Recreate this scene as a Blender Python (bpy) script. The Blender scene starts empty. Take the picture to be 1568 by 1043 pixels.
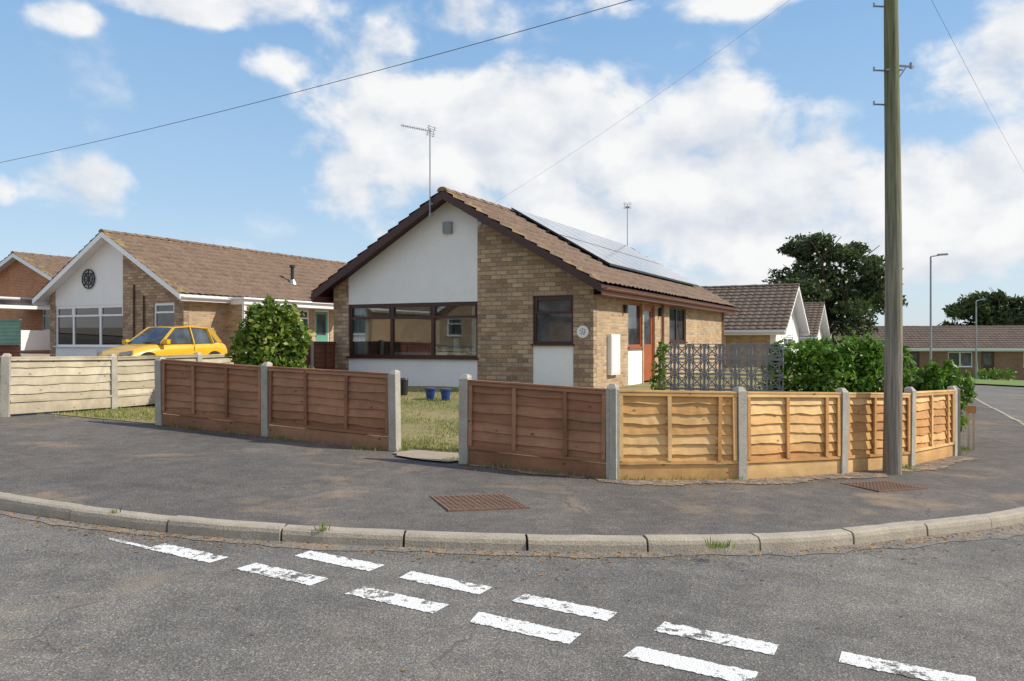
import bpy, math, random
import numpy as np
from mathutils import Vector, Matrix
random.seed(7); rng=np.random.default_rng(7)
S=bpy.context.scene
F=Vector((.891,-.454,0)); R=Vector((.454,.891,0)); ANG=-math.radians(27)
FP=1220.0
def plane(x,y=0): return -(1.46+.038*x)
def pxg(px,py,off=0):
    D=(1.46+off)*FP/((py-521)-.038*(px-784)); return ((px-784)/FP*D,D)
def ab(x,y): return (x*.891-y*.454, x*.454+y*.891)
def xy(a,b): return (a*.891+b*.454, -a*.454+b*.891)
def sst(v,a,b):
    t=min(1,max(0,(v-a)/(b-a))); return t*t*(3-2*t)
def gz(x,y):
    a,b=ab(x,y)
    r=max(.08,.17+.038*(x+5))
    return plane(x)+r*sst(b,8.3,15.5)*(1-sst(a,-4.5,0))
# ---------------- materials
def newmat(name):
    m=bpy.data.materials.new(name); m.use_nodes=True
    nt=m.node_tree; b=nt.nodes['Principled BSDF']; return m,nt,b
def nd(nt,t,**k):
    n=nt.nodes.new(t)
    for a,v in k.items(): setattr(n,a,v)
    return n
def ramp(nt,fac,stops):
    r=nt.nodes.new('ShaderNodeValToRGB'); e=r.color_ramp.elements
    e[0].position=stops[0][0]; e[0].color=(*stops[0][1],1)
    e[1].position=stops[-1][0]; e[1].color=(*stops[-1][1],1)
    for p,c in stops[1:-1]:
        x=e.new(p); x.color=(*c,1)
    nt.links.new(fac,r.inputs[0]); return r.outputs[0]
def noise(nt,vec,scale,detail=4,rough=.6,dist=0):
    n=nt.nodes.new('ShaderNodeTexNoise'); n.inputs['Scale'].default_value=scale
    n.inputs['Detail'].default_value=detail; n.inputs['Roughness'].default_value=rough
    n.inputs['Distortion'].default_value=dist
    nt.links.new(vec,n.inputs['Vector']); return n.outputs[0]
def mixc(nt,fac,a,b,mode='MIX'):
    m=nt.nodes.new('ShaderNodeMix'); m.data_type='RGBA'; m.blend_type=mode
    for s,v in ((m.inputs[0],fac),(m.inputs[6],a),(m.inputs[7],b)):
        if hasattr(v,'links'): nt.links.new(v,s)
        elif isinstance(v,(int,float)): s.default_value=v
        else: s.default_value=(*v,1)
    return m.outputs[2]
def mth(nt,op,a,b=None,c=None,clamp=False):
    m=nt.nodes.new('ShaderNodeMath'); m.operation=op; m.use_clamp=clamp
    for i,v in enumerate((a,b,c)):
        if v is None: continue
        if hasattr(v,'links'): nt.links.new(v,m.inputs[i])
        else: m.inputs[i].default_value=v
    return m.outputs[0]
def bump(nt,b,h,strength=.5,dist=.01):
    n=nt.nodes.new('ShaderNodeBump'); n.inputs['Strength'].default_value=strength
    n.inputs['Distance'].default_value=dist
    nt.links.new(h,n.inputs['Height']); nt.links.new(n.outputs[0],b.inputs['Normal'])
def oc(nt): return nt.nodes.new('ShaderNodeTexCoord').outputs['Object']
def gm(name,c1,c2=None,scale=5,rough=.7,bmp=0,metal=0,fine=None,spec=None,det=4):
    m,nt,b=newmat(name); v=oc(nt)
    c2=c2 or tuple(x*.8 for x in c1)
    n=noise(nt,v,scale,det,.65)
    col=ramp(nt,n,[(.3,c1),(.7,c2)])
    if fine:
        f=noise(nt,v,fine,2); col=mixc(nt,.35,col,ramp(nt,f,[(.3,tuple(x*.6 for x in c1)),(.7,tuple(min(1,x*1.3) for x in c1))]))
        if bmp: bump(nt,b,f,bmp)
    elif bmp: bump(nt,b,n,bmp)
    nt.links.new(col,b.inputs['Base Color']); b.inputs['Roughness'].default_value=rough
    b.inputs['Metallic'].default_value=metal
    if spec is not None: b.inputs['Specular IOR Level'].default_value=spec
    return m
def brickmat(name,cols,mortar,bw=.225,bh=.075):
    m,nt,b=newmat(name); v=oc(nt)
    s=nd(nt,'ShaderNodeSeparateXYZ'); nt.links.new(v,s.inputs[0])
    xx=mth(nt,'ADD',s.outputs[0],s.outputs[1])
    c=nd(nt,'ShaderNodeCombineXYZ'); nt.links.new(xx,c.inputs[0]); nt.links.new(s.outputs[2],c.inputs[1])
    br=nd(nt,'ShaderNodeTexBrick'); nt.links.new(c.outputs[0],br.inputs['Vector'])
    br.inputs['Scale'].default_value=1; br.inputs['Brick Width'].default_value=bw; br.inputs['Row Height'].default_value=bh
    br.inputs['Mortar Size'].default_value=.009; br.inputs['Mortar Smooth'].default_value=.2
    br.inputs['Color1'].default_value=(0,0,0,1); br.inputs['Color2'].default_value=(1,1,1,1); br.inputs['Mortar'].default_value=(.5,.5,.5,1)
    col=ramp(nt,br.outputs['Color'],[(i/(len(cols)-1),k) for i,k in enumerate(cols)])
    big=noise(nt,v,1.3,4); fine=noise(nt,v,30,3)
    col=mixc(nt,.4,col,ramp(nt,fine,[(.3,tuple(x*.55 for x in cols[0])),(.7,tuple(min(1,x*1.25) for x in cols[-1]))]))
    col=mixc(nt,1,col,ramp(nt,big,[(.3,(.76,.75,.74)),(.7,(1.12,1.1,1.08))]),'MULTIPLY')
    col=mixc(nt,br.outputs['Fac'],col,mortar)
    nt.links.new(col,b.inputs['Base Color']); b.inputs['Roughness'].default_value=.9
    h=mth(nt,'SUBTRACT',fine,mth(nt,'MULTIPLY',br.outputs['Fac'],1.5)); bump(nt,b,h,.8,.01)
    return m
M={}
M['brick_buff']=brickmat('buff_brick',[(.30,.165,.085),(.45,.29,.15),(.53,.37,.205),(.60,.45,.28)],(.42,.36,.28))
M['stone']=brickmat('split_stone_brick',[(.16,.085,.055),(.33,.21,.13),(.45,.31,.19),(.60,.455,.30)],(.24,.19,.145),.27,.10)
M['brick_orange']=brickmat('orange_brick',[(.48,.15,.055),(.62,.23,.09),(.68,.31,.14)],(.55,.42,.3))
M['brick_red']=brickmat('red_brick',[(.22,.10,.07),(.33,.16,.10)],(.3,.25,.2))
M['white']=gm('white_render',(.86,.86,.84),(.77,.77,.75),1.2,.85,.15,fine=60)
M['upvc']=gm('white_upvc',(.82,.82,.82),(.78,.78,.78),2,.35)
M['brown']=gm('dark_brown_frame',(.065,.020,.015),(.045,.015,.012),3,.35)
M['barge']=gm('brown_bargeboard',(.065,.020,.015),(.04,.014,.012),3,.45)
M['orangewood']=gm('door_frame_redbrown',(.40,.10,.03),(.30,.08,.03),4,.45)
M['brownfascia']=gm('redbrown_fascia',(.26,.10,.065),(.19,.08,.05),4,.5)
M['green']=gm('green_paint',(.12,.36,.24),None,3,.5)
M['greenfence']=gm('green_fence_paint',(.18,.34,.25),(.14,.27,.2),3,.7)
M['black']=gm('black_plastic',(.02,.02,.02),(.03,.03,.03),3,.45)
M['cable']=gm('weathered_cable',(.10,.10,.11),(.14,.14,.15),3,.5)
M['metal']=gm('galvanised_metal',(.35,.36,.37),(.25,.26,.27),8,.4,metal=.7)
M['greymetal']=gm('grey_lamp_metal',(.30,.33,.33),(.22,.25,.25),5,.5)
M['interior']=gm('interior_wall',(.6,.6,.57),(.5,.5,.48),2,.9)
M['carpet']=gm('interior_floor',(.2,.17,.14),None,2,.9)
M['curtain']=gm('curtain',(.85,.85,.83),(.75,.75,.73),6,.9)
M['blue']=gm('blue_glazed_pot',(.02,.07,.27),(.02,.05,.18),6,.25)
M['panelframe']=gm('solar_frame',(.025,.025,.028),None,5,.4)
def glassmat(name,opaque=False,tint=(.02,.025,.03)):
    m,nt,b=newmat(name)
    if opaque:
        n=noise(nt,oc(nt),1.5,3); nt.links.new(ramp(nt,n,[(.35,tint),(.65,tuple(x*4 for x in tint))]),b.inputs['Base Color'])
        b.inputs['Roughness'].default_value=.04; b.inputs['Specular IOR Level'].default_value=.8
        return m
    nt.nodes.remove(b); out=nt.nodes['Material Output']
    tr=nd(nt,'ShaderNodeBsdfTransparent'); tr.inputs[0].default_value=(.85,.9,.9,1)
    gl=nd(nt,'ShaderNodeBsdfGlossy'); gl.inputs['Roughness'].default_value=.02
    fr=nd(nt,'ShaderNodeFresnel'); fr.inputs[0].default_value=1.6
    f=mth(nt,'ADD',mth(nt,'MULTIPLY',fr.outputs[0],1.4),.05,clamp=True)
    mx=nd(nt,'ShaderNodeMixShader'); nt.links.new(f,mx.inputs[0]); nt.links.new(tr.outputs[0],mx.inputs[1]); nt.links.new(gl.outputs[0],mx.inputs[2])
    nt.links.new(mx.outputs[0],out.inputs[0]); return m
M['glass']=glassmat('window_glass'); M['dglass']=glassmat('dark_window_glass',True)
def solar():
    m,nt,b=newmat('solar_glass')
    n=noise(nt,oc(nt),2,2); nt.links.new(ramp(nt,n,[(.3,(.02,.035,.07)),(.7,(.03,.05,.09))]),b.inputs['Base Color']); b.inputs['Roughness'].default_value=.18
    b.inputs['Specular IOR Level'].default_value=1.0; b.inputs['Coat Weight'].default_value=1; b.inputs['Coat Roughness'].default_value=.08; b.inputs['Coat IOR'].default_value=1.9
    return m
M['solar']=solar()
def rooftile(name,c1,c2,c3,lich=.62):
    m,nt,b=newmat(name); v=oc(nt)
    s=nd(nt,'ShaderNodeSeparateXYZ'); nt.links.new(v,s.inputs[0])
    c=nd(nt,'ShaderNodeCombineXYZ'); nt.links.new(s.outputs[1],c.inputs[0]); nt.links.new(s.outputs[2],c.inputs[1])
    br=nd(nt,'ShaderNodeTexBrick'); nt.links.new(c.outputs[0],br.inputs['Vector'])
    br.offset=0; br.inputs['Scale'].default_value=1; br.inputs['Brick Width'].default_value=.3; br.inputs['Row Height'].default_value=.175; br.inputs['Mortar Size'].default_value=.004
    br.inputs['Color1'].default_value=(0,0,0,1); br.inputs['Color2'].default_value=(1,1,1,1)
    col=ramp(nt,br.outputs['Color'],[(0,c1),(.5,c2),(1,c3)])
    fine=noise(nt,v,9,5,.75); col=mixc(nt,.55,col,ramp(nt,fine,[(.3,tuple(x*.5 for x in c1)),(.7,tuple(x*1.3 for x in c3))]))
    n2=noise(nt,v,2.2,6,.8)
    ly=mth(nt,'MULTIPLY',mth(nt,'ADD',s.outputs[1],.45),-1.6); ly=mth(nt,'POWER',2.718,ly)
    f=mth(nt,'ADD',n2,mth(nt,'MULTIPLY',ly,.16))
    lm=nd(nt,'ShaderNodeMapRange'); nt.links.new(f,lm.inputs[0]); lm.inputs[1].default_value=lich; lm.inputs[2].default_value=lich+.08
    col=mixc(nt,mth(nt,'MULTIPLY',lm.outputs[0],.65),col,(.36,.27,.08))
    nt.links.new(col,b.inputs['Base Color']); b.inputs['Roughness'].default_value=.9; bump(nt,b,fine,.4,.01)
    return m
M['tile']=rooftile('brown_concrete_tiles',(.125,.080,.053),(.175,.115,.076),(.225,.152,.105),.645)
M['tile_dk']=rooftile('dark_concrete_tiles',(.095,.068,.052),(.13,.095,.072),(.165,.12,.09),.70)
def asphalt(name,c,sand,sandthr,wear=None,sp=1.6,stain=None):
    m,nt,b=newmat(name); v=oc(nt)
    f=noise(nt,v,130,2,.7); vo=nd(nt,'ShaderNodeTexVoronoi'); vo.inputs['Scale'].default_value=95; nt.links.new(v,vo.inputs['Vector'])
    big=noise(nt,v,.5,4,.6); mid=noise(nt,v,4,4,.7)
    lo=tuple(x*.5 for x in c); hi=tuple(x*1.6 for x in c)
    col=ramp(nt,f,[(.3,lo),(.5,c),(.72,hi)])
    vs=nd(nt,'ShaderNodeSeparateXYZ'); nt.links.new(vo.outputs['Color'],vs.inputs[0])
    col=mixc(nt,1,col,ramp(nt,vs.outputs[0],[(0,(.75,.75,.75)),(.8,(1.05,1.05,1.05)),(1,(sp,sp*.98,sp*.93))]),'MULTIPLY')
    col=mixc(nt,1,col,ramp(nt,big,[(.3,(.76,.76,.78)),(.7,(1.18,1.16,1.13))]),'MULTIPLY')
    col=mixc(nt,1,col,ramp(nt,mid,[(.3,(.82,.82,.82)),(.7,(1.14,1.13,1.11))]),'MULTIPLY')
    sn=noise(nt,v,.9,7,.72,.4); mr=nd(nt,'ShaderNodeMapRange'); nt.links.new(sn,mr.inputs[0]); mr.inputs[1].default_value=sandthr; mr.inputs[2].default_value=sandthr+.16
    col=mixc(nt,mth(nt,'MULTIPLY',mr.outputs[0],.6),col,sand)
    if stain:
        ms=nd(nt,'ShaderNodeMapRange'); nt.links.new(noise(nt,v,2.6,5,.75,.5),ms.inputs[0]); ms.inputs[1].default_value=.56; ms.inputs[2].default_value=.68
        col=mixc(nt,mth(nt,'MULTIPLY',ms.outputs[0],.5),col,stain)
    if wear is None:
        vc=nd(nt,'ShaderNodeTexVoronoi'); vc.feature='DISTANCE_TO_EDGE'; vc.inputs['Scale'].default_value=.30
        ds=nd(nt,'ShaderNodeVectorMath'); ds.operation='MULTIPLY_ADD'; nn=nd(nt,'ShaderNodeTexNoise'); nn.inputs['Scale'].default_value=2.5; nt.links.new(v,nn.inputs['Vector'])
        nt.links.new(nn.outputs['Color'],ds.inputs[0]); ds.inputs[1].default_value=(.5,.5,0); nt.links.new(v,ds.inputs[2]); nt.links.new(ds.outputs[0],vc.inputs['Vector'])
        cr=nd(nt,'ShaderNodeMapRange'); nt.links.new(vc.outputs[0],cr.inputs[0]); cr.inputs[1].default_value=.001; cr.inputs[2].default_value=.004; cr.inputs[3].default_value=.45; cr.inputs[4].default_value=0
        crm=mth(nt,'MULTIPLY',cr.outputs[0],mth(nt,'GREATER_THAN',big,.54))
        col=mixc(nt,crm,col,tuple(x*.4 for x in c))
    else:
        w=noise(nt,v,14,6,.8); mr2=nd(nt,'ShaderNodeMapRange'); w2=mth(nt,'ADD',w,mth(nt,'MULTIPLY',mth(nt,'SUBTRACT',noise(nt,v,1.6,3),.5),.5)); nt.links.new(w2,mr2.inputs[0]); mr2.inputs[1].default_value=wear; mr2.inputs[2].default_value=wear+.04
        wc=ramp(nt,f,[(.3,(.55,.55,.53)),(.6,(.78,.78,.76))])
        col=mixc(nt,mr2.outputs[0],wc,col)
    nt.links.new(col,b.inputs['Base Color']); b.inputs['Roughness'].default_value=.92; b.inputs['Specular IOR Level'].default_value=.2
    bump(nt,b,mth(nt,'ADD',f,mth(nt,'MULTIPLY',vo.outputs[0],.8)),.75,.006)
    return m
M['road']=asphalt('road_asphalt',(.172,.164,.154),(.28,.23,.17),.59)
M['pave']=asphalt('pavement_asphalt',(.138,.128,.120),(.36,.26,.17),.54,sp=1.35,stain=(.095,.085,.08))
M['mark']=asphalt('worn_white_paint',(.170,.163,.152),(.25,.2,.15),.9,.54)
M['kerb']=gm('kerb_concrete',(.40,.35,.28),(.24,.21,.165),4,.9,.5,fine=60)
M['conc']=gm('concrete_post',(.44,.41,.35),(.27,.25,.21),5,.9,.5,fine=60)
M['block']=gm('screen_block_concrete',(.27,.27,.28),(.18,.18,.19),4,.9,.3,fine=50)
M['slab']=gm('path_concrete',(.36,.29,.22),(.25,.2,.15),3,.9,.3,fine=50)
M['rust']=gm('rusty_iron',(.20,.115,.075),(.11,.075,.06),8,.8,.4,fine=60)
M['soil']=gm('soil',(.16,.11,.07),(.10,.07,.045),4,1,.4,fine=30)
def grassground():
    m,nt,b=newmat('grass_ground'); v=oc(nt)
    a=noise(nt,v,1.2,5,.7); f=noise(nt,v,25,3,.7)
    col=ramp(nt,a,[(.32,(.09,.115,.03)),(.46,(.20,.18,.065)),(.6,(.33,.25,.13))])
    col=mixc(nt,.4,col,ramp(nt,f,[(.3,(.06,.08,.02)),(.7,(.34,.28,.13))]))
    nt.links.new(col,b.inputs['Base Color']); b.inputs['Roughness'].default_value=1; bump(nt,b,f,.8,.03); return m
M['grass']=grassground()
M['greengrass']=gm('verge_grass',(.12,.19,.04),(.18,.23,.06),1,1,.3,fine=20)
def leafmat(name,stops,scale=.8):
    m,nt,b=newmat(name); g=nd(nt,'ShaderNodeNewGeometry')
    n=noise(nt,oc(nt),scale,2)
    f=mth(nt,'ADD',mth(nt,'MULTIPLY',g.outputs['Random Per Island'],.6),mth(nt,'MULTIPLY',n,.4))
    col=ramp(nt,f,stops)
    nt.links.new(col,b.inputs['Base Color']); b.inputs['Roughness'].default_value=.45
    b.inputs['Specular IOR Level'].default_value=.35
    tl=nd(nt,'ShaderNodeBsdfTranslucent'); nt.links.new(mixc(nt,1,col,(1.1,1.3,.6),'MULTIPLY'),tl.inputs[0])
    mx=nd(nt,'ShaderNodeMixShader'); mx.inputs[0].default_value=.28; nt.links.new(b.outputs[0],mx.inputs[1]); nt.links.new(tl.outputs[0],mx.inputs[2]); nt.links.new(mx.outputs[0],nt.nodes['Material Output'].inputs[0])
    return m
M['leaf']=leafmat('bush_leaves',[(.15,(.04,.08,.012)),(.5,(.12,.19,.025)),(.8,(.27,.32,.05)),(.95,(.42,.36,.09))],1.5)
M['hedgeleaf']=leafmat('hedge_leaves',[(.15,(.04,.10,.012)),(.5,(.11,.22,.025)),(.85,(.24,.37,.06))],1.5)
M['oak']=leafmat('tree_leaves',[(.15,(.025,.042,.018)),(.5,(.06,.088,.034)),(.85,(.13,.16,.065))],.4)
M['blade']=leafmat('grass_blades',[(.1,(.08,.13,.025)),(.45,(.22,.24,.06)),(.7,(.40,.34,.15)),(.95,(.5,.42,.24))],1)
M['weed']=leafmat('weed_blades',[(.1,(.07,.14,.02)),(.6,(.20,.28,.06)),(.9,(.4,.36,.15))],2)
M['debris']=leafmat('dead_leaves',[(.1,(.14,.06,.025)),(.5,(.32,.17,.06)),(.9,(.5,.34,.16))],2)
M['bark']=gm('bark',(.09,.065,.045),(.05,.035,.025),6,.95,.6)
def woodmat(name,cols,stain=None,gs=.4):
    m,nt,b=newmat(name); v=oc(nt); g=nd(nt,'ShaderNodeNewGeometry')
    mp=nd(nt,'ShaderNodeMapping'); nt.links.new(v,mp.inputs[0]); mp.inputs['Scale'].default_value=(1.6,1.6,26)
    gr=noise(nt,mp.outputs[0],2.2,5,.7,.6)
    f=mth(nt,'ADD',mth(nt,'MULTIPLY',g.outputs['Random Per Island'],.5),mth(nt,'MULTIPLY',gr,.5))
    col=ramp(nt,f,[(.2,cols[0]),(.5,cols[1]),(.8,cols[2])])
    bg=noise(nt,v,1.5,4,.7)
    col=mixc(nt,1,col,ramp(nt,bg,[(.3,(.66,.64,.62)),(.65,(1.1,1.1,1.1))]),'MULTIPLY')
    if stain:
        st=noise(nt,v,3.5,5,.75); mr=nd(nt,'ShaderNodeMapRange'); nt.links.new(st,mr.inputs[0]); mr.inputs[1].default_value=.5; mr.inputs[2].default_value=.7
        col=mixc(nt,mth(nt,'MULTIPLY',mr.outputs[0],.5),col,stain)
    # splash-back dirt near the bottom
    s=nd(nt,'ShaderNodeSeparateXYZ'); geo=nd(nt,'ShaderNodeNewGeometry'); nt.links.new(geo.outputs['Position'],s.inputs[0])
    hz=mth(nt,'ADD',mth(nt,'MULTIPLY_ADD',s.outputs[0],.038,1.46),s.outputs[2]); dm=nd(nt,'ShaderNodeMapRange'); nt.links.new(mth(nt,'ADD',hz,mth(nt,'MULTIPLY',bg,.2)),dm.inputs[0]); dm.inputs[1].default_value=.1; dm.inputs[2].default_value=.34; dm.inputs[3].default_value=.5; dm.inputs[4].default_value=0
    col=mixc(nt,dm.outputs[0],col,mixc(nt,1,col,(.55,.52,.5),'MULTIPLY'))
    vo=nd(nt,'ShaderNodeTexVoronoi'); vo.inputs['Scale'].default_value=4.2; mp2=nd(nt,'ShaderNodeMapping'); mp2.inputs['Scale'].default_value=(1,1,1.8); nt.links.new(v,mp2.inputs[0]); nt.links.new(mp2.outputs[0],vo.inputs['Vector'])
    kn=nd(nt,'ShaderNodeMapRange'); nt.links.new(vo.outputs[0],kn.inputs[0]); kn.inputs[1].default_value=.06; kn.inputs[2].default_value=.13; kn.inputs[3].default_value=.8; kn.inputs[4].default_value=0
    col=mixc(nt,kn.outputs[0],col,tuple(x*.3 for x in cols[0]))
    nt.links.new(col,b.inputs['Base Color']); b.inputs['Roughness'].default_value=.75; bump(nt,b,gr,gs,.004)
    return m
M['wood_br']=woodmat('weathered_brown_larchlap',[(.20,.080,.038),(.32,.145,.070),(.44,.23,.125)],stain=(.19,.11,.065))
M['wood_or']=woodmat('new_orange_larchlap',[(.46,.21,.065),(.66,.37,.13),(.82,.56,.26)])
M['wood_gy']=woodmat('grey_weathered_boards',[(.36,.31,.22),(.48,.42,.31),(.58,.51,.38)],stain=(.33,.30,.2))
M['wood_dk']=woodmat('dark_red_boards',[(.12,.035,.02),(.17,.055,.03),(.22,.08,.05)])
def polemat():
    m,nt,b=newmat('telegraph_pole_wood'); v=oc(nt)
    mp=nd(nt,'ShaderNodeMapping'); nt.links.new(v,mp.inputs[0]); mp.inputs['Scale'].default_value=(22,22,.7)
    gr=noise(nt,mp.outputs[0],2,6,.7); bg=noise(nt,v,1.2,3)
    col=ramp(nt,gr,[(.3,(.10,.085,.065)),(.5,(.23,.20,.16)),(.7,(.36,.33,.27))])
    s=nd(nt,'ShaderNodeSeparateXYZ'); nt.links.new(v,s.inputs[0])
    mr=nd(nt,'ShaderNodeMapRange'); nt.links.new(mth(nt,'ADD',s.outputs[2],mth(nt,'MULTIPLY',bg,2)),mr.inputs[0]); mr.inputs[1].default_value=2.2; mr.inputs[2].default_value=6
    col=mixc(nt,mr.outputs[0],col,mixc(nt,1,col,(.62,.76,.45),'MULTIPLY'))
    nt.links.new(col,b.inputs['Base Color']); b.inputs['Roughness'].default_value=.85; bump(nt,b,gr,.9,.014); return m
M['pole']=polemat()
def carpaint():
    m,nt,b=newmat('yellow_car_paint'); n=noise(nt,oc(nt),3,3)
    nt.links.new(ramp(nt,n,[(.3,(.74,.43,.01)),(.7,(.68,.38,.01))]),b.inputs['Base Color'])
    b.inputs['Roughness'].default_value=.35; b.inputs['Coat Weight'].default_value=1; b.inputs['Coat Roughness'].default_value=.04; return m
M['yellow']=carpaint()
# ---------------- geometry helpers
def empty(name,loc=(0,0,0),ang=0):
    e=bpy.data.objects.new(name,None); S.collection.objects.link(e); e.location=loc; e.rotation_euler=(0,0,ang); e.empty_display_size=.2; return e
def mobj(name,V,Fc,mats,parent=None,smooth=False,mi=None,sub=0,loc=None,ang=0):
    me=bpy.data.meshes.new(name); me.from_pydata([tuple(v) for v in V],[],[tuple(f) for f in Fc]); 
    if not isinstance(mats,(list,tuple)): mats=[mats]
    for m in mats: me.materials.append(m)
    if mi is not None: me.polygons.foreach_set('material_index',mi)
    if smooth: me.polygons.foreach_set('use_smooth',[True]*len(me.polygons))
    me.update(); o=bpy.data.objects.new(name,me); S.collection.objects.link(o)
    if parent: o.parent=parent
    if loc is not None: o.location=loc
    o.rotation_euler=(0,0,ang)
    if sub:
        md=o.modifiers.new('s','SUBSURF'); md.levels=sub; md.render_levels=sub
    return o
class MB:
    def __init__(s): s.V=[]; s.F=[]
    def add(s,V,F):
        n=len(s.V); s.V+= [tuple(v) for v in V]; s.F+=[tuple(i+n for i in f) for f in F]
    def box(s,x0,x1,y0,y1,z0,z1,P=None):
        c=[(x0,y0,z0),(x1,y0,z0),(x1,y1,z0),(x0,y1,z0),(x0,y0,z1),(x1,y0,z1),(x1,y1,z1),(x0,y1,z1)]
        if P: c=[P(*p) for p in c]
        s.add(c,[(0,3,2,1),(4,5,6,7),(0,1,5,4),(1,2,6,5),(2,3,7,6),(3,0,4,7)])
    def prism(s,pts,d0,d1,P):
        n=len(pts); c=[P(a,d0,z) for a,z in pts]+[P(a,d1,z) for a,z in pts]
        s.add(c,[tuple(range(n)),tuple(range(2*n-1,n-1,-1))]+[(i,(i+1)%n,n+(i+1)%n,n+i) for i in range(n)])
    def beam(s,p,q,w,h=None):
        p=Vector(p);q=Vector(q);h=h or w; d=(q-p).normalized(); u=d.cross(Vector((0,0,1)))
        if u.length<.01: u=Vector((1,0,0))
        u.normalize(); v=u.cross(d)
        c=[b+u*sx*w/2+v*sy*h/2 for b in (p,q) for sx,sy in ((-1,-1),(1,-1),(1,1),(-1,1))]
        s.add(c,[(0,1,2,3),(7,6,5,4)]+[(i,(i+1)%4,4+(i+1)%4,4+i) for i in range(4)])
    def cyl(s,p,q,r0,r1=None,n=12):
        p=Vector(p);q=Vector(q); r1=r0 if r1 is None else r1; d=(q-p).normalized(); u=d.cross(Vector((0,0,1)))
        if u.length<.01: u=Vector((1,0,0))
        u.normalize(); v=u.cross(d); c=[]
        for b,r in ((p,r0),(q,r1)):
            for i in range(n):
                t=2*math.pi*i/n; c.append(b+u*math.cos(t)*r+v*math.sin(t)*r)
        s.add(c,[tuple(range(n)),tuple(range(2*n-1,n-1,-1))]+[(i,(i+1)%n,n+(i+1)%n,n+i) for i in range(n)])
    def obj(s,name,mat,parent=None,**k): return mobj(name,s.V,s.F,mat,parent,**k) if s.V else None
# ---------------- ground
def catmull(P,step=.3):
    out=[]
    P=[Vector((*p,0)) for p in P]; P=[2*P[0]-P[1]]+P+[2*P[-1]-P[-2]]
    for i in range(1,len(P)-2):
        n=max(2,int((P[i+1]-P[i]).length/step))
        for k in range(n):
            t=k/n; a,b,c,d=P[i-1],P[i],P[i+1],P[i+2]
            out.append(.5*((2*b)+(c-a)*t+(2*a-5*b+4*c-d)*t*t+(3*b-a-3*c+d)*t**3))
    out.append(P[-2]); return out
K=catmull([(-50,29.9),(-30,19.7),(-14,11.55),(-8.2,8.6),(-6.1,7.5),(-4.23,6.58),(-3.14,6.19),(-2.27,5.97),(-1.40,5.89),(-.487,5.88),(.419,5.94),(1.575,6.1),(2.42,6.33),(3.26,6.73),(4.85,7.6),(6.7,9.1),(8.6,11.8),(10.3,15.2),(12.1,18.9),(16.4,27.9),(22,39),(27,49)],.25)
def resample(K,d):
    out=[K[0]]; acc=0
    for i in range(1,len(K)):
        a=K[i-1]; b=K[i]; L=(b-a).length
        while acc+L>=d:
            t=(d-acc)/L; a=a.lerp(b,t); out.append(a.copy()); L=(b-a).length; acc=0
        acc+=L
    return out
Kr=resample(K,.1525)
def knorm(i):
    a=Kr[max(0,i-1)]; b=Kr[min(len(Kr)-1,i+1)]; t=(b-a).normalized(); return Vector((-t.y,t.x,0))
kb=MB()
for s0 in range(0,len(Kr)-6,6):
    idx=list(range(s0,s0+7)); dz=random.uniform(-.007,.006); do=random.uniform(-.008,.008); rings=[]
    for j,i in enumerate(idx):
        p=Kr[i].copy(); 
        t=(Kr[min(len(Kr)-1,i+1)]-Kr[max(0,i-1)]).normalized()
        if j==0: p+=t*.009
        if j==6: p-=t*.009
        n=knorm(i); jj=random.uniform(-.004,.004)
        rings.append([(p+n*(o+do+(jj if o<.05 else 0))) for o in (-.006,0,.010,.030,.125,.125)])
    V=[];zz=(-.16,-.04,-.012,.003,.006,-.16)
    for r in rings:
        for q,z in zip(r,zz): V.append((q.x,q.y,plane(q.x)+z+dz+(random.uniform(-.003,.002) if z>-.1 else 0)))
    Fc=[]
    for j in range(6):
        for k in range(5): Fc.append((j*6+k,(j+1)*6+k,(j+1)*6+k+1,j*6+k+1))
    Fc+= [(0,1,2,3,4,5),(41,40,39,38,37,36)]
    kb.add(V,Fc)
kb.obj('kerb',M['kerb'])
inner=[Kr[i]+knorm(i)*.105 for i in range(0,len(Kr),2)]
pv=[(p.x,p.y,plane(p.x)-.003) for p in inner]
pv+=[(x,y,plane(x)-.003) for x,y in ((12,75),(-60,75),(-62,34))]
mobj('pavement',pv,[tuple(range(len(pv)))],M['pave'])
c=[xy(-75,-30),xy(40,-30),xy(40,53.5),xy(-75,53.5)]
mobj('road',[(x,y,plane(x)-.10) for x,y in c],[(0,1,2,3)],M['road'])
V=[];Fc=[];nr=[0,20,45,80,120,200,400,900,2500]; na=48
for r in nr:
    for i in range(na):
        t=2*math.pi*i/na; x=r*math.cos(t)+5; y=r*math.sin(t)+30
        V.append((x,y,plane(max(-45,min(60,x)))-.13-(.4 if r>400 else 0)))
for k in range(len(nr)-1):
    for i in range(na): Fc.append((k*na+i,k*na+(i+1)%na,(k+1)*na+(i+1)%na,(k+1)*na+i))
mobj('ground',V,Fc,M['grass'])
def sheet(mb,pts,off):
    mb.add([(x,y,plane(x)+off) for x,y in pts],[tuple(range(len(pts)))])
vg=MB(); sheet(vg,[xy(-10,53.8),xy(44,53.8),xy(44,80),xy(-10,80)],-.02); vg.obj('grass_verge',M['greengrass'])
vg=MB(); sheet(vg,[xy(-75,-30.5),xy(-4,-30.5),xy(-4,-2.3),xy(-75,-2.3)],-.03); vg.obj('opposite_verge',M['slab'])
FX=[(247,650),(409,667),(605,690),(712,709),(938,733),(1134,733),(1288,724),(1392,712),(1458,697)]
FPt=[pxg(*p) for p in FX]
bfpts=sorted([(-30,8.3),(-12.6,8.0)]+[ab(*p) for p in FPt])
def bf(a): return float(np.interp(a,[p[0] for p in bfpts],[p[1] for p in bfpts]))
V=[];Fc=[];cols=np.arange(-12.45,.45,.2); rows=np.linspace(0,1,70)
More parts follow.
